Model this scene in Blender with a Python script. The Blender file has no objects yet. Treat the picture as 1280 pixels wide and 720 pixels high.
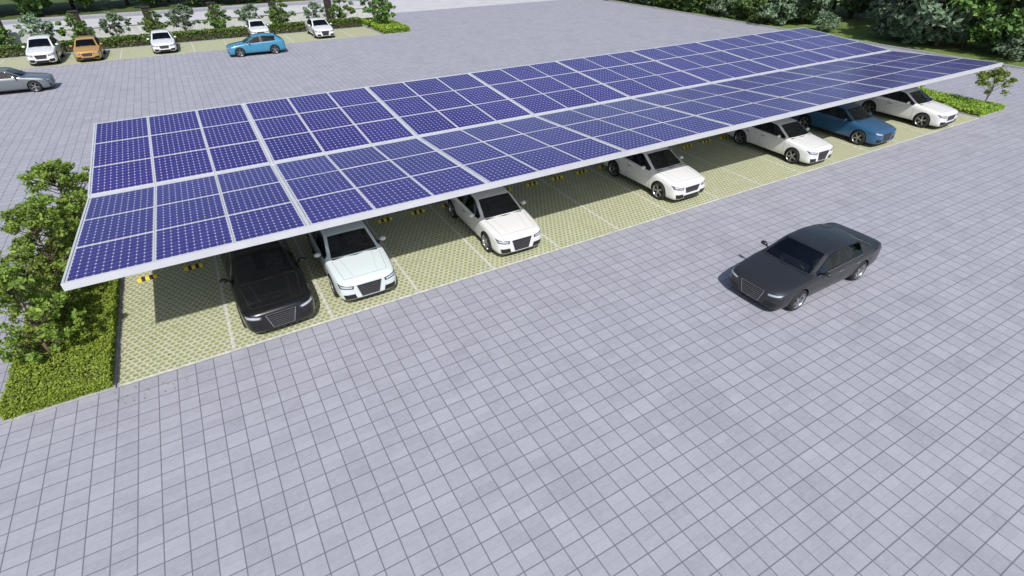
import bpy, bmesh, math, random
import numpy as np
from mathutils import Vector, Matrix
from mathutils.bvhtree import BVHTree
random.seed(4); rng=np.random.default_rng(7)
sc=bpy.context.scene
# ------------------------------------------------------------------ helpers
def link(o,parent=None):
    sc.collection.objects.link(o)
    if parent: o.parent=parent
    return o
def empty(name,loc=(0,0,0),rot=0):
    e=bpy.data.objects.new(name,None); e.location=loc; e.rotation_euler=(0,0,rot); e.empty_display_size=.3
    return link(e)
class N:
    def __init__(s,name):
        s.m=bpy.data.materials.new(name); s.m.use_nodes=True; s.t=s.m.node_tree; s.n=s.t.nodes; s.l=s.t.links
        s.b=s.n['Principled BSDF']; s.out=s.n['Material Output']
    def node(s,t,**k):
        n=s.n.new(t)
        for a,v in k.items(): setattr(n,a,v)
        return n
    def put(s,sock,v):
        if isinstance(v,bpy.types.NodeSocket): s.l.new(v,sock)
        elif v is not None:
            if isinstance(v,(tuple,list)) and len(v)==3 and sock.type=='RGBA': v=(*v,1)
            sock.default_value=v
    def math(s,op,a,b=None,c=None,clamp=False):
        n=s.node('ShaderNodeMath',operation=op,use_clamp=clamp)
        s.put(n.inputs[0],a); s.put(n.inputs[1],b) if b is not None else 0
        if c is not None: s.put(n.inputs[2],c)
        return n.outputs[0]
    def vm(s,op,a,b=None,out=0):
        n=s.node('ShaderNodeVectorMath',operation=op); s.put(n.inputs[0],a)
        if b is not None: s.put(n.inputs[1],b)
        return n.outputs[out]
    def mix(s,f,a,b,bt='MIX'):
        n=s.node('ShaderNodeMix',data_type='RGBA',blend_type=bt); s.put(n.inputs[0],f); s.put(n.inputs[6],a); s.put(n.inputs[7],b); return n.outputs[2]
    def pos(s): return s.node('ShaderNodeNewGeometry').outputs['Position']
    def noise(s,vec,scale,detail=3,rough=.5,out=0):
        n=s.node('ShaderNodeTexNoise'); s.put(n.inputs['Vector'],vec); n.inputs['Scale'].default_value=scale; n.inputs['Detail'].default_value=detail; n.inputs['Roughness'].default_value=rough; return n.outputs[out]
    def rng(s,v,a,b,c,d):
        n=s.node('ShaderNodeMapRange'); s.put(n.inputs[0],v)
        for i,x in enumerate((a,b,c,d)): n.inputs[i+1].default_value=x
        return n.outputs[0]
    def bump(s,h,st,dist=.01):
        n=s.node('ShaderNodeBump'); n.inputs['Strength'].default_value=st; n.inputs['Distance'].default_value=dist; s.put(n.inputs['Height'],h); s.l.new(n.outputs[0],s.b.inputs['Normal'])
def simple(name,col,rough=.5,metal=0,coat=0,spec=.5,var=0,vs=3):
    s=N(name); s.b.inputs['Roughness'].default_value=rough; s.b.inputs['Metallic'].default_value=metal
    s.b.inputs['Coat Weight'].default_value=coat; s.b.inputs['Coat Roughness'].default_value=.04; s.b.inputs['Specular IOR Level'].default_value=spec
    if var:
        n=s.noise(s.pos(),vs,2); s.put(s.b.inputs['Base Color'],s.mix(s.rng(n,.3,.7,0,1),tuple(c*(1-var) for c in col),tuple(min(1,c*(1+var)) for c in col)))
    else:
        s.put(s.b.inputs['Base Color'],col)
    return s.m
# ------------------------------------------------------------------ materials
def m_paver():
    s=N('grey_pavers'); P=s.pos(); G=.4
    x=s.node('ShaderNodeSeparateXYZ'); s.put(x.inputs[0],s.vm('MULTIPLY',P,(1/G,1/G,1)))
    X,Y=x.outputs[0],x.outputs[1]
    def edge(v):
        f=s.math('FRACT',v); return s.math('ABSOLUTE',s.math('SUBTRACT',f,.5))
    e=s.math('MAXIMUM',edge(X),edge(Y)); line=s.rng(e,.464,.486,0,.9)
    c=s.node('ShaderNodeCombineXYZ'); s.put(c.inputs[0],s.math('FLOOR',X)); s.put(c.inputs[1],s.math('FLOOR',Y))
    w=s.node('ShaderNodeTexWhiteNoise',noise_dimensions='3D'); s.put(w.inputs[0],c.outputs[0])
    h=s.math('FRACT',Y); mid=s.rng(s.math('ABSOLUTE',s.math('SUBTRACT',h,.5)),.0,.022,.22,0)
    c2=s.node('ShaderNodeCombineXYZ'); s.put(c2.inputs[0],s.math('FLOOR',X)); s.put(c2.inputs[1],s.math('FLOOR',Y)); s.put(c2.inputs[2],s.math('ADD',s.math('GREATER_THAN',h,.5),3))
    w2=s.node('ShaderNodeTexWhiteNoise',noise_dimensions='3D'); s.put(w2.inputs[0],c2.outputs[0])
    tone=s.math('ADD',s.math('MULTIPLY',w.outputs[0],.5),s.math('MULTIPLY',w2.outputs[0],.5))
    col=s.mix(tone,(.298,.296,.345),(.378,.377,.425))
    sm=s.noise(P,9,3,.7); col=s.mix(s.rng(sm,.35,.7,0,.35),col,(.45,.45,.49))
    st=s.noise(P,.5,5,.72); col=s.mix(s.rng(st,.5,.75,0,.45),col,(.24,.24,.27))
    col=s.mix(s.math('MAXIMUM',line,mid),col,(.125,.128,.15))
    s.put(s.b.inputs['Base Color'],col); s.b.inputs['Roughness'].default_value=.75
    s.bump(s.math('SUBTRACT',s.math('MULTIPLY',sm,.15),s.math('MAXIMUM',line,mid)),.3,.01)
    return s.m
def m_grassblock():
    s=N('grass_paver_blocks'); P=s.pos(); sp=.165; r3=math.sqrt(3)
    q=s.vm('MULTIPLY',P,(1/sp,1/sp/r3,0))
    def d(off):
        f=s.vm('FRACTION',s.vm('ADD',q,off)); f=s.vm('MULTIPLY',s.vm('SUBTRACT',f,(.5,.5,0)),(1,r3,0)); return s.vm('LENGTH',f,out=1)
    dd=s.math('MINIMUM',d((0,0,0)),d((.5,.5,0)))
    n=s.noise(P,14,4); hole=s.rng(s.math('ADD',dd,s.math('MULTIPLY',s.math('SUBTRACT',n,.5),.3)),.28,.40,1,0)
    big=s.noise(P,.8,4,.6)
    g=s.mix(s.noise(P,30,3),(.20,.25,.07),(.37,.40,.17)); g=s.mix(s.rng(big,.35,.65,0,.6),g,(.31,.30,.14))
    c=s.mix(s.noise(P,6,3),(.45,.45,.34),(.58,.57,.46)); c=s.mix(s.rng(s.noise(P,2.5,5,.7),.45,.7,0,.55),c,(.35,.37,.22))
    s.put(s.b.inputs['Base Color'],s.mix(hole,c,g)); s.b.inputs['Roughness'].default_value=.9
    s.bump(s.math('SUBTRACT',1.0,hole),.6,.02); return s.m
def m_grass(name,a,b,sc_=2):
    s=N(name); P=s.pos(); n=s.noise(P,sc_,5,.7); n2=s.noise(P,40,3,.7)
    c=s.mix(s.rng(n,.3,.7,0,1),a,b); c=s.mix(s.rng(n2,.3,.7,0,.5),c,tuple(x*.4 for x in a)); s.put(s.b.inputs['Base Color'],c)
    s.b.inputs['Roughness'].default_value=.9; s.bump(n2,.8,.05); return s.m
def m_leaf(name,a,b,c_,sc_=.8,trans=0):
    s=N(name); g=s.node('ShaderNodeNewGeometry'); P=g.outputs['Position']
    n=s.noise(P,sc_,1,.6); c=s.mix(g.outputs['Random Per Island'],a,b)
    c=s.mix(s.rng(n,.35,.65,0,.7),c,c_); oi=s.node('ShaderNodeObjectInfo')
    hs=s.node('ShaderNodeHueSaturation'); s.put(hs.inputs['Color'],c); s.put(hs.inputs['Value'],s.rng(oi.outputs['Random'],0,1,.75,1.25)); s.put(hs.inputs['Hue'],s.rng(oi.outputs['Random'],0,1,.485,.515))
    c=hs.outputs[0]; s.put(s.b.inputs['Base Color'],c); s.b.inputs['Roughness'].default_value=.6; s.b.inputs['Specular IOR Level'].default_value=.2
    if trans:
        tr=s.node('ShaderNodeBsdfTranslucent'); s.put(tr.inputs[0],c); mx=s.node('ShaderNodeMixShader'); mx.inputs[0].default_value=trans
        s.l.new(s.b.outputs[0],mx.inputs[1]); s.l.new(tr.outputs[0],mx.inputs[2]); s.l.new(mx.outputs[0],s.out.inputs[0])
    return s.m
def m_bark():
    s=N('bark'); P=s.pos(); n=s.noise(s.vm('MULTIPLY',P,(6,6,1.5)),3,3,.7); s.put(s.b.inputs['Base Color'],s.mix(n,(.06,.04,.025),(.2,.15,.11))); s.b.inputs['Roughness'].default_value=.9; s.bump(n,.6,.03); return s.m
def m_solar():
    s=N('solar_cells'); uv=s.node('ShaderNodeUVMap').outputs[0]
    f=s.vm('ABSOLUTE',s.vm('SUBTRACT',s.vm('FRACTION',uv),(.5,.5,.5))); x=s.node('ShaderNodeSeparateXYZ'); s.put(x.inputs[0],f)
    dia=s.rng(s.math('ADD',x.outputs[0],x.outputs[1]),.83,.88,0,1)
    ln=s.rng(s.math('MAXIMUM',x.outputs[0],x.outputs[1]),.478,.49,0,.42)
    fr=s.node('ShaderNodeSeparateXYZ'); s.put(fr.inputs[0],s.vm('FRACTION',uv))
    bus=s.math('FRACT',s.math('MULTIPLY',fr.outputs[0],3)); bus=s.rng(s.math('ABSOLUTE',s.math('SUBTRACT',bus,.5)),.0,.04,.14,0)
    w=s.node('ShaderNodeTexWhiteNoise',noise_dimensions='3D'); s.put(w.inputs[0],s.vm('FLOOR',uv))
    w3=s.node('ShaderNodeTexWhiteNoise',noise_dimensions='3D'); s.put(w3.inputs[0],s.vm('FLOOR',s.vm('MULTIPLY',uv,(.1,.1,.1))))
    base=s.mix(w.outputs[0],(.026,.018,.150),(.040,.027,.205)); base=s.mix(s.math('MULTIPLY',w3.outputs[0],.5),base,(.018,.014,.12))
    n=s.noise(s.pos(),.25,3); base=s.mix(s.rng(n,.35,.65,0,.45),base,(.045,.036,.20))
    c=s.mix(s.math('MAXIMUM',dia,s.math('MAXIMUM',ln,bus)),base,(.62,.62,.74))
    s.put(s.b.inputs['Base Color'],c); s.put(s.b.inputs['Roughness'],s.rng(n,.3,.7,.18,.3)); s.b.inputs['Specular IOR Level'].default_value=.24; return s.m
def m_glass():
    s=N('car_glass'); tr=s.node('ShaderNodeBsdfTransparent'); tr.inputs[0].default_value=(.42,.46,.50,1)
    gl=s.node('ShaderNodeBsdfGlossy'); gl.inputs['Roughness'].default_value=.03; gl.inputs[0].default_value=(.9,.95,1,1)
    fz=s.node('ShaderNodeFresnel'); fz.inputs[0].default_value=1.5; mx=s.node('ShaderNodeMixShader')
    s.put(mx.inputs[0],s.math('ADD',s.math('MULTIPLY',fz.outputs[0],.9),.02,clamp=True)); s.l.new(tr.outputs[0],mx.inputs[1]); s.l.new(gl.outputs[0],mx.inputs[2]); s.l.new(mx.outputs[0],s.out.inputs[0]); return s.m
PAVER=m_paver(); GBLOCK=m_grassblock(); GRASS=m_grass('lawn_grass',(.12,.19,.04),(.24,.33,.07)); FIELD=m_grass('field_grass',(.06,.10,.025),(.12,.17,.04),.2)
LEAF_Y=m_leaf('shrub_leaves',(.11,.20,.03),(.36,.50,.10),(.24,.37,.07),2.5,.3)
LEAF_D=m_leaf('tree_leaves',(.05,.10,.025),(.15,.23,.07),(.09,.15,.04),.5)
LEAF_B=m_leaf('bluegreen_leaves',(.09,.15,.09),(.22,.29,.18),(.14,.20,.12),.5)
LEAF_G=m_leaf('groundcover_leaves',(.18,.31,.03),(.42,.57,.10),(.29,.43,.06),1.5,.25)
LEAF_H=m_leaf('hedge_leaves',(.06,.12,.025),(.17,.26,.06),(.10,.16,.04),1.5)
DRY=simple('dry_leaf',(.25,.20,.06),.8,var=.5,vs=5)
BARK=m_bark(); SOLAR=m_solar()
CONC=simple('concrete_kerb',(.36,.36,.36),.85,var=.15,vs=5); ALU=simple('white_aluminium',(.64,.65,.68),.4,.2,var=.04)
STEEL=simple('grey_steel',(.42,.43,.45),.45,.5,var=.08); YEL=simple('yellow_rubber',(.75,.55,.03),.6,var=.1); BLK=simple('black_rubber',(.02,.02,.02),.7,var=.2)
LINE=simple('pale_line_blocks',(.54,.54,.48),.85,var=.2,vs=8); BROWN=simple('brown_stone',(.03,.022,.02),.7,var=.4,vs=6); WALL=simple('pale_wall',(.55,.55,.56),.85,var=.12); ROAD=simple('pale_concrete_road',(.52,.52,.54),.85,var=.08,vs=.5)
SOIL=simple('soil',(.05,.045,.025),.95,var=.4,vs=8)
GLASS=m_glass(); TYRE=simple('tyre_rubber',(.018,.018,.019),.8,var=.2,vs=20); RIM=simple('alloy_rim',(.42,.43,.45),.28,.9,var=.05)
TRIM=simple('black_trim',(.012,.012,.013),.35); CHROME=simple('chrome',(.62,.63,.65),.2,1,var=.03); HEAD=simple('headlight_glass',(.60,.64,.70),.08,.4,1); TAIL=simple('taillight_glass',(.30,.01,.01),.12,0,1); SEAM=simple('panel_gap',(.03,.03,.034),.7)
PLATE=simple('number_plate',(.35,.36,.38),.5); INNER=simple('headlight_inner',(.05,.055,.065),.2,.3,1)
SEAT=simple('seat_fabric',(.10,.10,.125),.7,var=.2,vs=10); CABIN=simple('cabin_lining',(.035,.035,.042),.8,var=.2)
# ------------------------------------------------------------------ mesh helpers
def mesh_obj(name,bm,mats,parent=None,smooth=False,loc=(0,0,0)):
    me=bpy.data.meshes.new(name); bm.to_mesh(me); bm.free()
    for m in mats: me.materials.append(m)
    if smooth: me.polygons.foreach_set('use_smooth',[True]*len(me.polygons))
    o=bpy.data.objects.new(name,me); o.location=loc; return link(o,parent)
def box(bm,x0,x1,y0,y1,z0,z1,mi=0,bev=0):
    vs=[bm.verts.new((x,y,z)) for z in (z0,z1) for y in (y0,y1) for x in (x0,x1)]
    fs=[bm.faces.new([vs[i] for i in q]) for q in ((0,2,3,1),(4,5,7,6),(0,1,5,4),(2,6,7,3),(0,4,6,2),(1,3,7,5))]
    for f in fs: f.material_index=mi
    if bev:
        r=bmesh.ops.bevel(bm,geom=list({e for f in fs for e in f.edges}),offset=bev,segments=2,affect='EDGES',profile=.6)
        for f in r['faces']: f.material_index=mi
    return vs
def hexa(bm,P,mi=0):
    vs=[bm.verts.new(p) for p in P]
    for q in ((0,2,3,1),(4,5,7,6),(0,1,5,4),(2,6,7,3),(0,4,6,2),(1,3,7,5)): bm.faces.new([vs[i] for i in q]).material_index=mi
def sheet(name,x0,x1,y0,y1,z,mat,parent=None):
    bm=bmesh.new(); vs=[bm.verts.new(p) for p in ((x0,y0,z),(x1,y0,z),(x1,y1,z),(x0,y1,z))]; bm.faces.new(vs); return mesh_obj(name,bm,[mat],parent)
def tube(bm,p0,p1,r0,r1,seg=7,mi=0):
    p0,p1=Vector(p0),Vector(p1); d=(p1-p0).normalized(); a=d.orthogonal().normalized(); b=d.cross(a); A=[];B=[]
    for i in range(seg):
        t=2*math.pi*i/seg; o=a*math.cos(t)+b*math.sin(t); A.append(bm.verts.new(p0+o*r0)); B.append(bm.verts.new(p1+o*r1))
    for i in range(seg):
        j=(i+1)%seg; f=bm.faces.new((A[i],A[j],B[j],B[i])); f.material_index=mi; f.smooth=True
    bm.faces.new(B).material_index=mi; bm.faces.new(A[::-1]).material_index=mi
def leaves_to_mesh(name,C,size,mats,base=None,flat=0,mi=1,aspect=.55):
    n=len(C); nrm=rng.normal(size=(n,3)); nrm[:,2]=np.abs(nrm[:,2])+flat; nrm/=np.linalg.norm(nrm,axis=1)[:,None]
    t=rng.normal(size=(n,3)); t-=nrm*(t*nrm).sum(1)[:,None]; t/=np.linalg.norm(t,axis=1)[:,None]; b=np.cross(nrm,t)
    s=(size*(.6+.8*rng.random(n)))[:,None]
    V=np.stack([C-t*s,C-b*s*aspect+t*s*.1,C+t*s,C+b*s*aspect+t*s*.1],1).reshape(-1,3)
    bv=[];bf=[]
    if base is not None:
        base.verts.index_update(); bv=[tuple(v.co) for v in base.verts]; bf=[[v.index for v in f.verts] for f in base.faces]; base.free()
    k=len(bv); me=bpy.data.meshes.new(name)
    allv=np.concatenate([np.array(bv).reshape(-1,3),V]) if k else V
    loops=[i for f in bf for i in f]; ls=[];c=0
    for f in bf: ls.append(c); c+=len(f)
    nf=len(bf)+n; me.vertices.add(len(allv)); me.vertices.foreach_set('co',allv.astype(np.float32).ravel())
    L=np.concatenate([np.array(loops,dtype=np.int32),np.arange(4*n,dtype=np.int32)+k]); me.loops.add(len(L)); me.loops.foreach_set('vertex_index',L)
    me.polygons.add(nf); S=np.concatenate([np.array(ls,dtype=np.int32),np.arange(n,dtype=np.int32)*4+c]); me.polygons.foreach_set('loop_start',S)
    me.polygons.foreach_set('material_index',np.concatenate([np.zeros(len(bf),dtype=np.int32),np.full(n,mi,dtype=np.int32)]))
    me.update(calc_edges=True); me.validate()
    for m in mats: me.materials.append(m)
    return me
def tree_mesh(name,H,R,trunkH,nleaf,size,leafmat,nclump=40,seed=0,tr=.12,spread=.35,limb=2):
    r=random.Random(seed); bm=bmesh.new(); segs=4
    top=Vector((r.uniform(-.1,.1)*R,r.uniform(-.1,.1)*R,H*.85)); prev=Vector((0,0,-.05))
    for i in range(segs):
        q=Vector((0,0,-.05)).lerp(top,(i+1)/segs)+Vector((r.uniform(-1,1),r.uniform(-1,1),0))*R*.06
        tube(bm,prev,q,tr*(1-i/segs*.8),tr*(1-(i+1)/segs*.8)); prev=q
    cl=[]
    for i in range(nclump):
        u=r.uniform(-1,1)*.97; a=i*2.399+r.uniform(-.5,.5); rr=math.sqrt(1-u*u); k=r.uniform(.4,1.15)
        zc=trunkH+(H-trunkH)*.5+u*(H-trunkH)*.5*r.uniform(.85,1.1); wz=1-.3*max(0,u)
        c=Vector((math.cos(a)*rr*R*k*wz,math.sin(a)*rr*R*k*wz,zc)); cl.append(c)
        if i%limb==0:
            s0=Vector((0,0,max(trunkH*.6,min(H*.75,zc-(c.xy.length)*.8)))); tube(bm,s0,c,tr*.3,tr*.07,5)
    cl=np.array([tuple(c) for c in cl]); idx=rng.integers(0,len(cl),nleaf); sd=R*spread*(.5+.8*rng.random(len(cl)))[idx]
    off=rng.normal(size=(nleaf,3)); off/=np.linalg.norm(off,axis=1)[:,None]; off*=(rng.random(nleaf)**.6)[:,None]
    C=cl[idx]+off*sd[:,None]*np.array([1,1,.7]); C[:,2]=np.maximum(C[:,2],.12)
    return leaves_to_mesh(name,C,size,[BARK,leafmat],bm,flat=.25)
def place(name,me,x,y,s=1,rz=None,z=0,sz=None):
    o=bpy.data.objects.new(name,me); o.location=(x,y,z); o.scale=(s,s,sz or s); o.rotation_euler=(0,0,random.uniform(0,6.28) if rz is None else rz); return link(o)
# ------------------------------------------------------------------ car
def car_profiles(kind):
    F=[(0.00,.25,.62,.56,.58,.65,.50,.69,.40,.705,.715,.0),
       (0.06,.18,.79,.60,.74,.70,.66,.745,.54,.765,.775,.02),
       (0.24,.16,.875,.68,.81,.765,.73,.805,.60,.825,.84,.04),
       (0.75,.17,.905,.75,.845,.85,.765,.88,.62,.90,.915,.02),
       (1.20,.17,.91,.81,.855,.90,.785,.93,.65,.95,.97,.04),
       (1.36,.17,.91,.82,.86,.92,.80,.945,.71,.96,.99,.14),
       (2.02,.17,.912,.84,.855,.945,.665,1.325,.585,1.36,1.395,.08),
       (2.14,.17,.912,.84,.855,.947,.65,1.355,.57,1.395,1.425,.06)]
    if kind=='sedan':
        F+=[(2.60,.17,.915,.85,.855,.955,.64,1.385,.55,1.42,1.45,0),
            (2.69,.17,.915,.85,.855,.957,.64,1.385,.55,1.42,1.45,0),
            (3.15,.17,.915,.86,.855,.97,.63,1.365,.54,1.40,1.435,0),
            (3.52,.17,.915,.875,.85,.985,.625,1.30,.535,1.34,1.375,-.06),
            (4.12,.17,.91,.90,.83,1.00,.745,1.03,.66,1.045,1.06,-.12),
            (4.24,.17,.90,.90,.82,1.00,.73,1.03,.63,1.04,1.05,-.06),
            (4.58,.20,.865,.86,.79,.985,.70,1.015,.58,1.025,1.035,-.0),
            (4.70,.25,.80,.80,.73,.93,.66,.965,.55,.98,.99,0),
            (4.74,.32,.70,.74,.66,.86,.58,.90,.48,.91,.92,0)]
        return F,4.74,(.86,3.68)
    F+=[(2.50,.17,.915,.86,.855,.965,.655,1.41,.565,1.445,1.475,0),
        (2.58,.17,.915,.86,.855,.967,.655,1.41,.565,1.445,1.475,0),
        (3.05,.17,.915,.88,.855,.985,.645,1.40,.555,1.435,1.47,0),
        (3.62,.17,.915,.90,.85,1.01,.63,1.34,.545,1.385,1.42,-.08),
        (4.02,.18,.90,.91,.83,1.01,.735,1.05,.65,1.07,1.09,-.08),
        (4.08,.20,.89,.90,.82,1.0,.72,1.02,.62,1.035,1.05,-.06),
        (4.20,.22,.87,.84,.80,.94,.70,.97,.60,.98,.99,-.04),
        (4.27,.26,.82,.78,.76,.86,.66,.89,.56,.90,.91,0),
        (4.30,.34,.74,.70,.70,.78,.60,.80,.50,.81,.82,0)]
    return F,4.30,(.84,3.42)
def build_car(kind):
    S,L,wx=car_profiles(kind); bm=bmesh.new(); cr=bm.edges.layers.float.new('crease_edge'); rings=[]
    for (x,zb,w,zs,wb,zb2,wt,zt,wr,zr,zc,dx) in S:
        X=L/2-x
        half=[(0,zb,0),(w*.78,zb,0),(w*.95,zb+.045,0),(w,zb+(zs-zb)*.45,0),(w*.985,zs,0),(wb,zb2,0),(wt,zt,0),(wr,zr,dx*.35),(wr*.55,zc-(zc-zr)*.3,dx*.85),(0,zc,dx)]
        left=[bm.verts.new((X+d,y,z)) for (y,z,d) in half]
        right=[bm.verts.new((X+d,-y,z)) for (y,z,d) in half[1:9]]
        rings.append(left+right[::-1])
    n=len(rings[0])
    def rowof(i): return i if i<9 else 17-i
    for k in range(len(rings)-1):
        for i in range(n):
            j=(i+1)%n; f=bm.faces.new((rings[k][i],rings[k][j],rings[k+1][j],rings[k+1][i])); row=rowof(i)
            mi=0
            if row==5 and 5<=k<=10: mi=2 if k==8 else 1
            if row in (7,8) and k in (5,11): mi=1
            if row==0: mi=2
            if row==1: mi=2 if 2<k<14 else 0
            f.material_index=mi
    def cap(R,flip):
        for i in range(0,9):
            a,b=R[i],R[i+1]; c=R[(n-i-1)%n] ; d=R[(n-i)%n]
            vs=[a,b,c,d] if i not in (0,8) else ([a,b,c] if i==0 else [a,b,d])
            if flip: vs=vs[::-1]
            bm.faces.new(vs)
    cap(rings[0],False); cap(rings[-1],True)
    def crease(a,b,v):
        e=bm.edges.get((a,b)); 
        if e: e[cr]=v
    for k in range(len(rings)-1):
        for i,v in ((5,.75),(13,.75),(6,.7),(12,.7),(7,.35),(11,.35),(4,.45),(14,.45)):
            if i in (6,12,7,11) and not 5<=k<=11: continue
            crease(rings[k][i],rings[k+1][i],v)
    for k in (5,12,6,11):
        for i in range(6,12): crease(rings[k][i],rings[k][i+1],.8 if k in(5,12) else .5)
    for i in range(n): crease(rings[0][i],rings[0][(i+1)%n],.3)
    bmesh.ops.recalc_face_normals(bm,faces=bm.faces[:])
    me=bpy.data.meshes.new('body_cage'); bm.to_mesh(me); bm.free()
    for m in (TRIM,GLASS,TRIM): me.materials.append(m)
    o=bpy.data.objects.new('tmp',me); link(o); md=o.modifiers.new('s','SUBSURF'); md.levels=3; md.render_levels=3
    dg=bpy.context.evaluated_depsgraph_get(); dg.update()
    full=bpy.data.meshes.new_from_object(o.evaluated_get(dg))
    fb=bmesh.new(); fb.from_mesh(full); bvh=BVHTree.FromBMesh(fb); fb.free()
    cb=bmesh.new()
    for x in wx:
        for sg in (1,-1):
            r=.385; A=[];B=[]
            for i in range(40):
                t=2*math.pi*i/40; A.append(cb.verts.new((L/2-x+math.cos(t)*r,sg*.60,.34+math.sin(t)*r))); B.append(cb.verts.new((L/2-x+math.cos(t)*r,sg*1.3,.34+math.sin(t)*r)))
            for i in range(40): j=(i+1)%40; cb.faces.new((A[i],A[j],B[j],B[i]))
            cb.faces.new(A); cb.faces.new(B)
    for f in cb.faces: f.material_index=2
    bmesh.ops.recalc_face_normals(cb,faces=cb.faces[:])
    cm=bpy.data.meshes.new('cut'); cb.to_mesh(cm); cb.free()
    for m in (TRIM,GLASS,TRIM): cm.materials.append(m)
    co=bpy.data.objects.new('cut',cm); link(co)
    o.modifiers.clear(); o.data=full; md=o.modifiers.new('b','BOOLEAN'); md.object=co; md.operation='DIFFERENCE'; md.solver='EXACT'
    dg=bpy.context.evaluated_depsgraph_get(); dg.update()
    body=bpy.data.meshes.new_from_object(o.evaluated_get(dg)); body.name='body_'+kind
    bpy.data.objects.remove(o); bpy.data.objects.remove(co)
    body.polygons.foreach_set('use_smooth',[True]*len(body.polygons)); body.set_sharp_from_angle(angle=math.radians(38))
    bm=bmesh.new()
    TM=[SEAM,CHROME,HEAD,TAIL,TRIM,PLATE,INNER,LINE]
    def ray(d,a,b):
        if d=='F': return bvh.ray_cast(Vector((6,a,b)),Vector((-1,0,0)))
        if d=='R': return bvh.ray_cast(Vector((-6,a,b)),Vector((1,0,0)))
        if d=='S': return bvh.ray_cast(Vector((L/2-a,4,b)),Vector((0,-1,0)))
        if d=='T': return bvh.ray_cast(Vector((L/2-a,b,5)),Vector((0,0,-1)))
    def patch(d,q,mi,off=.004,n=8,m=4,mir=True):
        G=[]
        for i in range(n+1):
            row=[]
            for j in range(m+1):
                u,v=i/n,j/m
                a=(q[0][0]*(1-u)+q[1][0]*u)*(1-v)+(q[3][0]*(1-u)+q[2][0]*u)*v; b=(q[0][1]*(1-u)+q[1][1]*u)*(1-v)+(q[3][1]*(1-u)+q[2][1]*u)*v
                h=ray(d,a,b); row.append(None if h[0] is None else h[0]+h[1]*off)
            G.append(row)
        for sg in ((1,-1) if mir else (1,)):
            V=[[None if p is None else bm.verts.new((p.x,p.y*sg,p.z)) for p in r] for r in G]
            for i in range(n):
                for j in range(m):
                    w=[V[i][j],V[i+1][j],V[i+1][j+1],V[i][j+1]]
                    if None in w: continue
                    f=bm.faces.new(w); f.material_index=mi; f.smooth=True
    if kind=='sedan':
        patch('F',((-.37,.675),(.37,.675),(.26,.27),(-.26,.27)),1,.004,mir=False,m=8); patch('F',((-.35,.662),(.35,.662),(.248,.283),(-.248,.283)),4,.009,mir=False,m=8)
        for z in (.335,.39,.445,.50,.555,.61): patch('F',((-.245-(z-.285)*.27,z+.003),(.245+(z-.285)*.27,z+.003),(.245+(z-.285)*.27,z-.003),(-.245-(z-.285)*.27,z-.003)),1,.014,12,1,False)
    else:
        patch('F',((-.38,.665),(.38,.665),(.30,.43),(-.30,.43)),1,.004,mir=False,m=8); patch('F',((-.36,.65),(.36,.65),(.285,.445),(-.285,.445)),4,.009,mir=False,m=8)
        for z in (.49,.54,.59): patch('F',((-.31,z+.004),(.31,z+.004),(.31,z-.003),(-.31,z-.003)),1,.014,12,1,False)
        patch('F',((-.42,.35),(.42,.35),(.36,.24),(-.36,.24)),4,.005,mir=False)
    patch('F',((.44,.68),(.83,.735),(.81,.63),(.46,.575)),6,.004,14,6); patch('F',((.48,.665),(.80,.71),(.78,.66),(.51,.61)),2,.009,10,4)
    patch('F',((.44,.41),(.76,.43),(.72,.26),(.40,.26)),4,.005)
    patch('F',((-.38,.245),(.38,.245),(.36,.205),(-.36,.205)),4,.005,mir=False)
    zr=.86
    patch('R',((.42,zr),(.82,zr),(.80,zr-.14),(.45,zr-.14)),3,.005)
    patch('R',((-.25,zr-.13),(.25,zr-.13),(.25,zr-.25),(-.25,zr-.25)),5,.012,mir=False)
    patch('R',((-.6,.36),(.6,.36),(.55,.25),(-.55,.25)),4,.005,mir=False)
    def seam(d,p,q,w=.007):
        px,qx=Vector(p),Vector(q); dd=(qx-px).normalized(); nn=Vector((-dd.y,dd.x))*w/2
        patch(d,(px+nn,qx+nn,qx-nn,px-nn),0,.002,24,1)
    rb=3.5 if kind=='sedan' else 3.3
    seam('S',(1.34,.26),(1.36,.90)); seam('S',(2.64,.26),(2.62,.95)); seam('S',(rb-.28,.66),(rb,.95)); seam('S',(rb-.42,.27),(rb-.28,.66)); seam('S',(1.34,.255),(rb-.42,.255))
    seam('T',(.24,.62),(1.20,.71)); seam('T',(.225,.36),(.24,.62)); seam('T',(.215,0),(.225,.36)); seam('T',(.3,.35),(1.16,.48),.004)
    patch('T',((1.20,0),(1.20,.66),(1.27,.70),(1.15,0)),4,.004,10,2)
    if kind=='sedan': seam('T',(4.22,.64),(4.62,.6))
    for x in (2.40,3.22): patch('S',((x,.80),(x+.19,.805),(x+.19,.775),(x,.775)),1,.018,4,2)
    patch('S',((1.45,.925),(rb+.05,.968),(rb+.05,.958),(1.45,.915)),1,.006,30,1)
    for (x0,y0,x1,y1) in ((1.33,.52,1.50,-.02),(1.27,-.10,1.46,-.58)):
        a=bvh.ray_cast(Vector((L/2-x0,y0,5)),Vector((0,0,-1)))[0]; b=bvh.ray_cast(Vector((L/2-x1,y1,5)),Vector((0,0,-1)))[0]
        tube(bm,a+Vector((.01,0,.012)),b+Vector((.01,0,.012)),.008,.006,5,4)
    tm=bpy.data.meshes.new('trim_'+kind); bm.to_mesh(tm); bm.free()
    for m in TM: tm.materials.append(m)
    bm=bmesh.new()
    ce=3.75 if kind=='sedan' else 3.9
    box(bm,L/2-ce,L/2-1.5,-.74,.74,.25,.32,1,.02); box(bm,L/2-1.86,L/2-1.52,-.74,.74,.55,.90,1,.06)
    box(bm,L/2-ce-.02,L/2-ce+.02,-.70,.70,.3,.93,1,.01)
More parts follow.
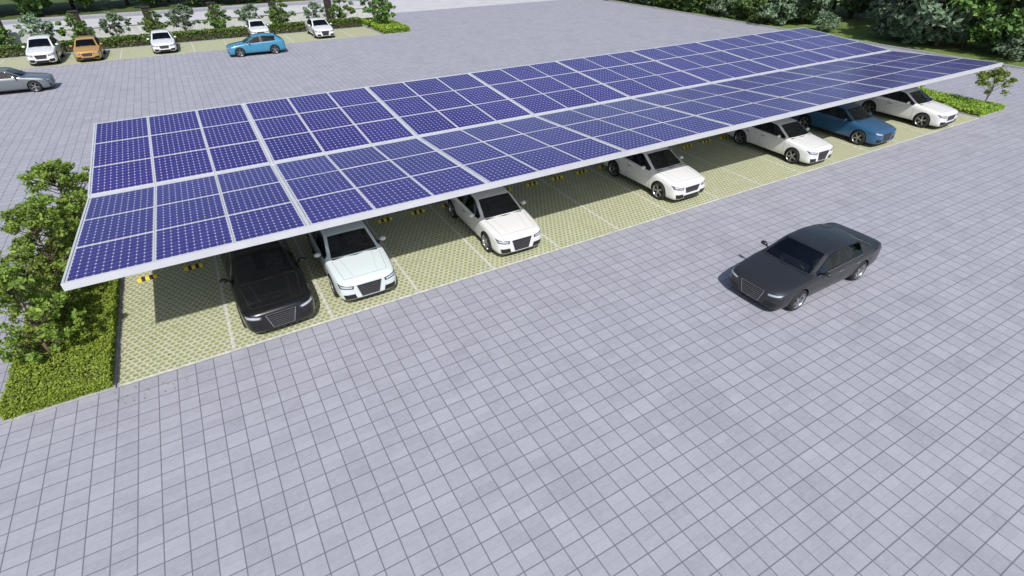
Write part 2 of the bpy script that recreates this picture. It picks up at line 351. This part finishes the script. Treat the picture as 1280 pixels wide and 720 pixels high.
    for x,w0 in ((2.55,(-.37,.37)),(3.4,(-.37,.37))):
        for y in w0:
            box(bm,L/2-x-.02,L/2-x+.48,y-.25,y+.25,.32,.52,0,.06)
            X=L/2-x; hexa(bm,[(X-.08,y-.24,.5),(X+.06,y-.24,.5),(X-.08,y+.24,.5),(X+.06,y+.24,.5),(X-.24,y-.20,1.02),(X-.14,y-.20,1.02),(X-.24,y+.20,1.02),(X-.14,y+.20,1.02)],0)
            box(bm,X-.27,X-.17,y-.12,y+.12,1.04,1.19,0,.03)
    c=Vector((L/2-1.98,.37,.86)); ax=Vector((-.85,0,.5)).normalized(); u=Vector((0,1,0)); v=ax.cross(u)
    for i in range(16):
        a=2*math.pi*i/16; b=2*math.pi*(i+1)/16; tube(bm,c+(u*math.cos(a)+v*math.sin(a))*.18,c+(u*math.cos(b)+v*math.sin(b))*.18,.015,.015,6,1)
    tube(bm,c,c-ax*.2,.03,.03,6,1); tube(bm,c+u*.17,c-u*.17,.014,.014,6,1)
    it=bpy.data.meshes.new('interior_'+kind); bm.to_mesh(it); bm.free(); it.materials.append(SEAT); it.materials.append(CABIN)
    bm=bmesh.new(); bmesh.ops.create_uvsphere(bm,u_segments=16,v_segments=10,radius=1)
    for v in bm.verts:
        c=v.co; s=1 if c.x>0 else .35; v.co=Vector((c.x*.09*s,c.y*.11,c.z*.07*(1 if c.z>-.4 else .8)))
    mm=bpy.data.meshes.new('mirror')
    for f in bm.faces: f.smooth=True
    tube(bm,(0,-.02,-.03),(.02,-.17,-.06),.022,.03,8,1)
    bm.to_mesh(mm); bm.free(); mm.materials.append(TRIM); mm.materials.append(TRIM)
    return dict(body=body,trim=tm,mirror=mm,interior=it,L=L,wx=wx)
def wheel_mesh():
    bm=bmesh.new(); prof=[(.20,-.10,0),(.31,-.11,0),(.335,-.085,0),(.34,0,0),(.335,.085,0),(.315,.108,0),(.245,.112,0),(.24,.108,1),(.232,.10,1),(.225,.06,1),(.215,.03,2),(.0,.03,2)]
    seg=40; R=[]
    for r,y,m in prof: R.append([bm.verts.new((math.cos(2*math.pi*i/seg)*r,y,math.sin(2*math.pi*i/seg)*r)) for i in range(seg)] if r>0 else [bm.verts.new((0,y,0))])
    for k in range(len(R)-1):
        for i in range(seg):
            j=(i+1)%seg
            f=bm.faces.new((R[k][i],R[k][j],R[k+1][j],R[k+1][i]) if len(R[k+1])>1 else (R[k][i],R[k][j],R[k+1][0])); f.material_index=prof[k+1][2]; f.smooth=True
    for s in range(10):
        a=2*math.pi*(s//2)/5+(.13 if s%2 else -.13); ca,sa=math.cos(a),math.sin(a)
        def P(r,t,y): return (ca*r-sa*t,y,sa*r+ca*t)
        hexa(bm,[P(.03,-.018,.045),P(.232,-.014,.06),P(.03,.018,.045),P(.232,.014,.06),P(.03,-.016,.085),P(.232,-.010,.098),P(.03,.016,.085),P(.232,.010,.098)],1)
    tube(bm,(0,.03,0),(0,.092,0),.055,.045,16,1)
    bmesh.ops.recalc_face_normals(bm,faces=bm.faces[:])
    me=bpy.data.meshes.new('wheel'); bm.to_mesh(me); bm.free()
    for m in (TYRE,RIM,TRIM): me.materials.append(m)
    return me
WHEEL=wheel_mesh(); CARS={k:build_car(k) for k in ('sedan','hatch')}
def paint(name,col,rough=.28,metal=0.0,coat=.8):
    s=N(name); g=s.node('ShaderNodeNewGeometry'); s.put(s.b.inputs['Base Color'],s.mix(g.outputs['Backfacing'],col,(.03,.03,.035))); s.b.inputs['Metallic'].default_value=metal; s.put(s.b.inputs['Coat Weight'],s.math('MULTIPLY',s.math('SUBTRACT',1.0,g.outputs['Backfacing']),coat)); s.b.inputs['Coat Roughness'].default_value=.05
    n=s.noise(g.outputs['Position'],1.2,2,.6); s.put(s.b.inputs['Roughness'],s.rng(n,.3,.7,rough,rough+.12)); return s.m
P_WHITE=paint('white_paint',(.76,.76,.76)); P_IVORY=paint('warm_white_paint',(.72,.72,.71)); P_ICE=paint('ice_white_paint',(.62,.69,.70)); P_BLACK=paint('black_paint',(.004,.004,.005),.18,0,.6)
P_BLUE=paint('blue_paint',(.025,.11,.24),.3,.2); P_DARK=paint('dark_grey_paint',(.022,.023,.026),.4,.2,.6); P_SKY=paint('sky_blue_paint',(.04,.23,.38)); P_ORANGE=paint('orange_paint',(.48,.26,.05)); P_GREY=paint('grey_paint',(.16,.18,.20),.35,.3)
def car(name,kind,x,y,rot,mat,s=(1,1,1)):
    c=CARS[kind]; e=empty(name,(x,y,.01),math.radians(rot)); e.scale=s; L=c['L']
    b=bpy.data.objects.new('body',c['body']); link(b,e); b.material_slots[0].link='OBJECT'; b.material_slots[0].material=mat
    link(bpy.data.objects.new('lights_grille_and_seams',c['trim']),e); link(bpy.data.objects.new('interior',c['interior']),e)
    for sg in (1,-1):
        m=bpy.data.objects.new('wing_mirror',c['mirror']); m.location=(L/2-1.66,sg*1.0,1.0); m.scale=(1,sg,1); link(m,e); m.material_slots[0].link='OBJECT'; m.material_slots[0].material=mat
        for i,x_ in enumerate(c['wx']):
            w=bpy.data.objects.new('wheel',WHEEL); w.location=(L/2-x_,sg*.80,.335); w.rotation_euler=(0,random.uniform(0,1),0); w.scale=(1,sg,1); link(w,e)
    return e
def nose(kind,s=1): return CARS[kind]['L']/2*s
# ------------------------------------------------------------------ ground
sheet('ground',-500,700,-400,800,0,FIELD)
sheet('pavement',-120,55.5,-80,73,.004,PAVER)
PZ=.008
W=40; D=10.9
def bays(name,x0,x1,y0,y1,mid,step):
    e=empty(name); sheet('grass_blocks',x0,x1,y0,y1,PZ,GBLOCK,e)
    bm=bmesh.new(); n=round((x1-x0)/step)
    for i in range(1,n):
        x=x0+i*step
        for a,b in ((y0+.12,mid-.04),(mid+.04,y1)) if mid else ((y0+.12,y1),):
            vs=[bm.verts.new(p) for p in ((x-.04,a,PZ+.004),(x+.04,a,PZ+.004),(x+.04,b,PZ+.004),(x-.04,b,PZ+.004))]; bm.faces.new(vs)
    if mid:
        vs=[bm.verts.new(p) for p in ((x0,mid-.04,PZ+.004),(x1,mid-.04,PZ+.004),(x1,mid+.04,PZ+.004),(x0,mid+.04,PZ+.004))]; bm.faces.new(vs)
    vs=[bm.verts.new(p) for p in ((x0,y0,PZ+.004),(x1,y0,PZ+.004),(x1,y0+.10,PZ+.004),(x0,y0+.10,PZ+.004))]; bm.faces.new(vs)
    mesh_obj('bay_lines',bm,[LINE],e); return e
bays('parking_bays',0,W,0,D,5.45,2.5)
bays('parking_bays',-20,20.5,42.4,47.8,None,2.7)
def stops(xs,y):
    for x in xs:
        bm=bmesh.new(); l=.52; k=5
        for i in range(k):
            a=x-l/2+l*i/k; b=a+l/k
            hexa(bm,[(a,y-.07,.012),(b,y-.07,.012),(a,y+.07,.012),(b,y+.07,.012),(a,y-.035,.11),(b,y-.035,.11),(a,y+.035,.11),(b,y+.035,.11)],i%2)
        bmesh.ops.remove_doubles(bm,verts=bm.verts,dist=.0005); mesh_obj('wheel_stop',bm,[YEL,BLK])
stops([.62+2.5*i+d for i in range(16) for d in (0,1.26)],4.9)
# fallen leaves near the planter
nl=260; fx=-.1+np.abs(rng.normal(size=nl))*.9; fy=rng.random(nl)*6-.9
me=leaves_to_mesh('fallen_leaves',np.stack([fx,fy,np.full(nl,.022)],1),.022,[DRY,LEAF_Y],None,flat=6,mi=0); link(bpy.data.objects.new('fallen_leaves',me))
# ------------------------------------------------------------------ solar canopy
cp=empty('solar_carport'); yf,hf,yv,hv,yb,hb=.19,2.82,5.77,2.52,11.73,3.0
pb=bmesh.new(); uvl=pb.loops.layers.uv.new('UVMap'); fb=bmesh.new()
def slab(bm,x0,x1,ya,za,ybb,zbb,t,mi=0,lift=0):
    d=Vector((0,ybb-ya,zbb-za)).normalized(); n=Vector((0,-d.z,d.y)); 
    if n.z<0:n=-n
    P=[]
    for o in (lift-t,lift):
        for (y,z) in ((ya,za),(ybb,zbb)):
            for x in (x0,x1):
                P.append(Vector((x,y,z))+n*o)
    hexa(bm,P,mi)
for k in range(8):
    for (ya,za,yb_,zb_) in ((yf+.03,hf,yv-.08,hv),(yv+.08,hv+.03,yb-.03,hb)):
        xs0=5*k+.06 ; sw=(5-.12-.02)/3
        for i in range(3):
            for j in range(3):
                x0=xs0+i*(sw+.01); x1=x0+sw; t0=j/3+.002; t1=(j+1)/3-.002
                lp=lambda t:(ya+(yb_-ya)*t,za+(zb_-za)*t)
                (p0,q0),(p1,q1)=lp(t0),lp(t1)
                jz=random.uniform(-.004,.004); q0+=jz; q1+=jz+random.uniform(-.003,.003)
                slab(fb,x0,x1,p0,q0,p1,q1,.04,0,0)
                fw=.034; d=Vector((0,p1-p0,q1-q0)); dl=d.length; d.normalize(); n=Vector((0,-d.z,d.y))
                a=Vector((0,p0,q0))+d*fw+n*.004; b=Vector((0,p0,q0))+d*(dl-fw)+n*.004
                vs=[pb.verts.new((x0+fw,a.y,a.z)),pb.verts.new((x1-fw,a.y,a.z)),pb.verts.new((x1-fw,b.y,b.z)),pb.verts.new((x0+fw,b.y,b.z))]
                f=pb.faces.new(vs); o=(k*37+i*11+j*5+(3 if ya>1 else 0))*10
                for lo,uv in zip(f.loops,((0,0),(10,0),(10,9),(0,9))): lo[uvl].uv=(uv[0]+o,uv[1]+o)
mesh_obj('panel_frames',fb,[ALU],cp); mesh_obj('solar_cells',pb,[SOLAR],cp)
sb=bmesh.new()
for (y,z) in ((yf,hf),(yb,hb)): box(sb,0,40,y-.025,y+.025,z-.16,z+.01)
for (ya,za,yb_,zb_) in ((yf+.03,hf,yv-.08,hv),(yv+.08,hv+.03,yb-.03,hb)):
    for t in (.12,.38,.64,.9):
        y=ya+(yb_-ya)*t; z=za+(zb_-za)*t; box(sb,.02,39.98,y-.03,y+.03,z-.13,z-.05)
    for x in (0.025,39.975): slab(sb,x-.022,x+.022,ya,za,yb_,zb_,.15,0,.008)
    for k in range(1,8): slab(sb,5*k-.045,5*k+.045,ya,za,yb_,zb_,.03,0,-.014)
box(sb,0,40,yv-.075,yv+.075,hv-.12,hv+.005)
mesh_obj('purlins_and_fascia',sb,[ALU],cp)
sb=bmesh.new()
for k in range(9):
    x=min(max(5*k,.3),39.7); box(sb,x-.11,x+.11,yv-.11,yv+.11,0.01,2.2); box(sb,x-.2,x+.2,yv-.2,yv+.2,.008,.035)
    for (ya,za,y2,z2) in ((yf+.3,hf,yv,hv-.02),(yv,hv-.02,yb-.3,hb)):
        P=[]
        for (y,z,th) in ((ya,za,.12 if ya<1 else .3),(y2,z2,.3 if ya<1 else .12)): P.append((y,z,th))
        (y0,z0,t0),(y1,z1,t1)=P
        hexa(sb,[(x-.05,y0,z0-.14-t0),(x+.05,y0,z0-.14-t0),(x-.05,y1,z1-.14-t1),(x+.05,y1,z1-.14-t1),(x-.05,y0,z0-.14),(x+.05,y0,z0-.14),(x-.05,y1,z1-.14),(x+.05,y1,z1-.14)])
mesh_obj('columns_and_arms',sb,[STEEL],cp)
# ------------------------------------------------------------------ cars
def park(name,kind,x,y,mat,s=1,rot=-90,sz=None): return car(name,kind,x,y+nose(kind,s),rot,mat,(s,s,sz or s))
park('parked_car','sedan',3.72,.12,P_BLACK,1.03,-88)
park('parked_car','sedan',6.2,.33,P_ICE,.98,-90)
park('parked_car','sedan',11.2,.3,P_IVORY,.98,-91)
park('parked_car','hatch',18.75,.45,P_WHITE,1.02,-89)
park('parked_car','sedan',26.4,.2,P_WHITE,1.0,-90)
park('parked_car','sedan',31.2,.15,P_BLUE,1.0,-90)
park('parked_car','hatch',36.5,.0,P_WHITE,1.06,-89)
car('driving_car','sedan',17.75,-5.1,181,P_DARK,(1.02,1.02,.96))
park('parked_car','hatch',-6.0,42.6,P_WHITE,1.05,-90,1.2)
park('parked_car','hatch',-3.1,42.5,P_ORANGE,1.0,-90)
park('parked_car','hatch',2.2,42.9,P_WHITE,1.0,-90)
park('parked_car','hatch',10.2,46.0,P_WHITE,.95,-90)
park('parked_car','sedan',15.4,43.0,P_WHITE,1.0,-90)
car('driving_car','hatch',8.8,39.2,178,P_SKY,(1.03,1,1))
car('driving_car','sedan',-6.9,34.6,-3,P_GREY,(1,1,1))
# ------------------------------------------------------------------ planters
def planter(name,x0,x1,y0,y1,h,n,size,leaf,kerb=True):
    e=empty(name); bm=bmesh.new(); 
    if kerb:
        k=.06
        box(bm,x0-k,x1+k,y0-k,y0,.005,.06); box(bm,x0-k,x1+k,y1,y1+k,.005,.06); box(bm,x0-k,x0,y0,y1,.005,.059); box(bm,x1,x1+k,y0,y1,.005,.059)
        mesh_obj('kerb',bm,[CONC],e)
    else: bm.free()
    bm=bmesh.new(); box(bm,x0+.03,x1-.03,y0+.03,y1-.03,.01,h*.75); mesh_obj('soil',bm,[SOIL],e)
    C=np.stack([x0+(x1-x0)*rng.random(n),y0+(y1-y0)*rng.random(n),h*(.55+.5*rng.random(n)**.6)],1)
    m=n//3; sd=rng.integers(0,4,m); t=rng.random(m); zz=h*rng.random(m)
    X=np.where(sd<2,x0+(x1-x0)*t,np.where(sd==2,x0,x1)); Y=np.where(sd<2,np.where(sd==0,y0,y1),y0+(y1-y0)*t)
    C2=np.stack([X+rng.normal(size=m)*.02,Y+rng.normal(size=m)*.02,zz],1); C=np.concatenate([C,C2])
    C[:,2]+=.04*np.sin(C[:,0]*5+C[:,1]*3)*rng.random(len(C))
    me=leaves_to_mesh('leaves',C,size,[SOIL,leaf],None,flat=.8); link(bpy.data.objects.new('leaves',me),e); return e
planter('grass_planter',-2.12,-.12,.06,11.2,.33,55000,.030,LEAF_G,True)
planter('grass_planter',40.2,42.9,.12,11.2,.28,16000,.05,LEAF_G)
planter('grass_planter',20.8,23.4,42.4,50,.5,7000,.09,LEAF_G)
planter('hedge',-22,20.3,48.2,49.4,.75,26000,.10,LEAF_H,False)
shr=[tree_mesh('shrub_tree_a',2.75,1.0,.25,4000,.060,LEAF_Y,80,1,.05,.18,1),tree_mesh('shrub_tree_b',2.45,1.0,.2,4000,.060,LEAF_Y,76,2,.05,.18,1),tree_mesh('small_tree',2.1,.95,.7,1500,.08,LEAF_Y,30,3,.05,.24)]
for i,(x,y,s) in enumerate(((-1.4,1.9,.92),(-1.5,3.5,.88),(-1.3,5.0,1.0),(-1.35,6.7,.98),(-1.15,8.4,1.02),(-1.2,10.3,.9))): place('shrub_tree',shr[i%2],x,y,s,z=.1)
for x,y,s in ((42.6,1.0,.95),(41.2,4.3,.8)): place('small_tree',shr[2],x,y,s,z=.1)
st=[tree_mesh('far_small_tree_a',2.5,1.2,.8,1500,.12,LEAF_H,34,5,.07,.24,1),tree_mesh('far_small_tree_b',2.6,1.25,.8,1500,.12,LEAF_B,34,6,.07,.24,1)]
for i in range(13): place('small_tree',st[i%2],-15.5+2.85*i+random.uniform(-.3,.3),50.2,random.uniform(.85,1.08))
place('small_tree',st[0],21.8,45.5,1.15,z=.1); place('small_tree',st[1],22.2,48.2,1.2,z=.1)
sheet('lawn',-40,23.4,49.62,54.0,.010,GRASS)
for i in range(7):
    x=-15.3+5.6*i; bm=bmesh.new(); box(bm,x-.33,x+.33,52.6,53.3,0.012,2.5,0,.03); box(bm,x-.39,x+.39,52.53,53.37,2.5,2.6,0,.03); mesh_obj('gate_pillar',bm,[BROWN])
sheet('road',-120,55.4,56,70,.010,ROAD)
bm=bmesh.new(); box(bm,-40,23.4,54.1,54.3,.012,1.0); box(bm,-40,23.4,54.04,54.36,1.0,1.08); mesh_obj('low_wall',bm,[WALL])
# ------------------------------------------------------------------ big trees
big=[tree_mesh('broadleaf_tree_a',8,3.4,1.0,6500,.26,LEAF_D,64,11,.2,.27),tree_mesh('broadleaf_tree_b',7,3.2,.8,6500,.26,LEAF_B,64,12,.2,.27),tree_mesh('broadleaf_tree_c',9,3.6,1.2,6500,.27,LEAF_H,64,13,.22,.26)]
bush=[tree_mesh('bush_a',2.2,1.7,.1,2200,.16,LEAF_D,34,21,.06,.34),tree_mesh('bush_b',2.6,1.9,.1,2200,.16,LEAF_B,34,22,.06,.34)]
random.seed(9)
y=60
while y>24: place('bush',random.choice(bush),57.3+random.uniform(-.4,.6),y,random.uniform(.8,1.25)); y-=random.uniform(1.8,3)
for x,y,s in ((59.3,15.5,.9),(59.0,11.8,1.0),(59.8,8.2,.85),(60.5,2.5,.8)): place('broadleaf_tree',big[1] if y>9 else big[0],x,y,s)
for x,y,s in ((58,21.5,.6),(58.2,13.5,.7),(58.6,6,.8),(59.5,-1,.8)): place('bush',bush[1],x,y,s)
y=60
while y>-25:
    if not 17<y<22: place('broadleaf_tree',random.choice(big),61.5+random.uniform(-1,2),y,random.uniform(.7,1.05))
    y-=random.uniform(3.4,5.2)
for r in range(2):
    y=72
    while y>-30: place('broadleaf_tree',random.choice(big),68+7*r+random.uniform(-2,2),y,random.uniform(.9,1.4)); y-=random.uniform(4.5,7.5)
sheet('lawn',55.7,110,-60,72,.006,GRASS)
bm=bmesh.new(); box(bm,55.5,55.7,-80,73.2,.005,.13); box(bm,-120,55.5,73,73.2,.005,.13); mesh_obj('kerb',bm,[CONC])
for r in range(2):
    x=-50
    while x<62: place('broadleaf_tree',random.choice(big),x,77+6*r+random.uniform(-1.5,1.5),random.uniform(.7,1.2)); x+=random.uniform(4,6.5)
# ------------------------------------------------------------------ camera, light
yaw,pitch,roll=[math.radians(a) for a in (-29.798,34.843,-.325)]
fw=Vector((-math.sin(yaw)*math.cos(pitch),math.cos(yaw)*math.cos(pitch),-math.sin(pitch))); r=Vector((math.cos(yaw),math.sin(yaw),0)); u=r.cross(fw)
r2=r*math.cos(roll)+u*math.sin(roll); u2=-r*math.sin(roll)+u*math.cos(roll)
cam=bpy.data.cameras.new('camera'); co=bpy.data.objects.new('camera',cam); link(co)
M=Matrix((r2,u2,-fw)).transposed().to_4x4(); M.translation=Vector((3.614,-12.216,8.909)); co.matrix_world=M
cam.sensor_width=36; cam.lens=657.4/1280*36; cam.clip_end=2000; sc.camera=co
sv=Vector((-.82,-2.28,2.82)); el=math.atan2(sv.z,sv.xy.length); az=math.atan2(sv.x,sv.y)
sl=bpy.data.lights.new('sun','SUN'); sl.energy=4.1; sl.angle=math.radians(.5); sl.color=(1,.965,.92); so=bpy.data.objects.new('sun',sl); link(so); so.rotation_euler=sv.to_track_quat('Z','Y').to_euler(); so.location=(0,-20,40)
w=bpy.data.worlds.new('World'); sc.world=w; w.use_nodes=True; nt=w.node_tree; sky=nt.nodes.new('ShaderNodeTexSky'); sky.sky_type='NISHITA'; sky.sun_disc=False; sky.sun_elevation=el; sky.sun_rotation=az; sky.air_density=1; sky.dust_density=1.5
bg=nt.nodes['Background']; nt.links.new(sky.outputs[0],bg.inputs[0]); bg.inputs[1].default_value=.115
sc.view_settings.view_transform='Standard'; sc.view_settings.look='None'; sc.view_settings.exposure=0
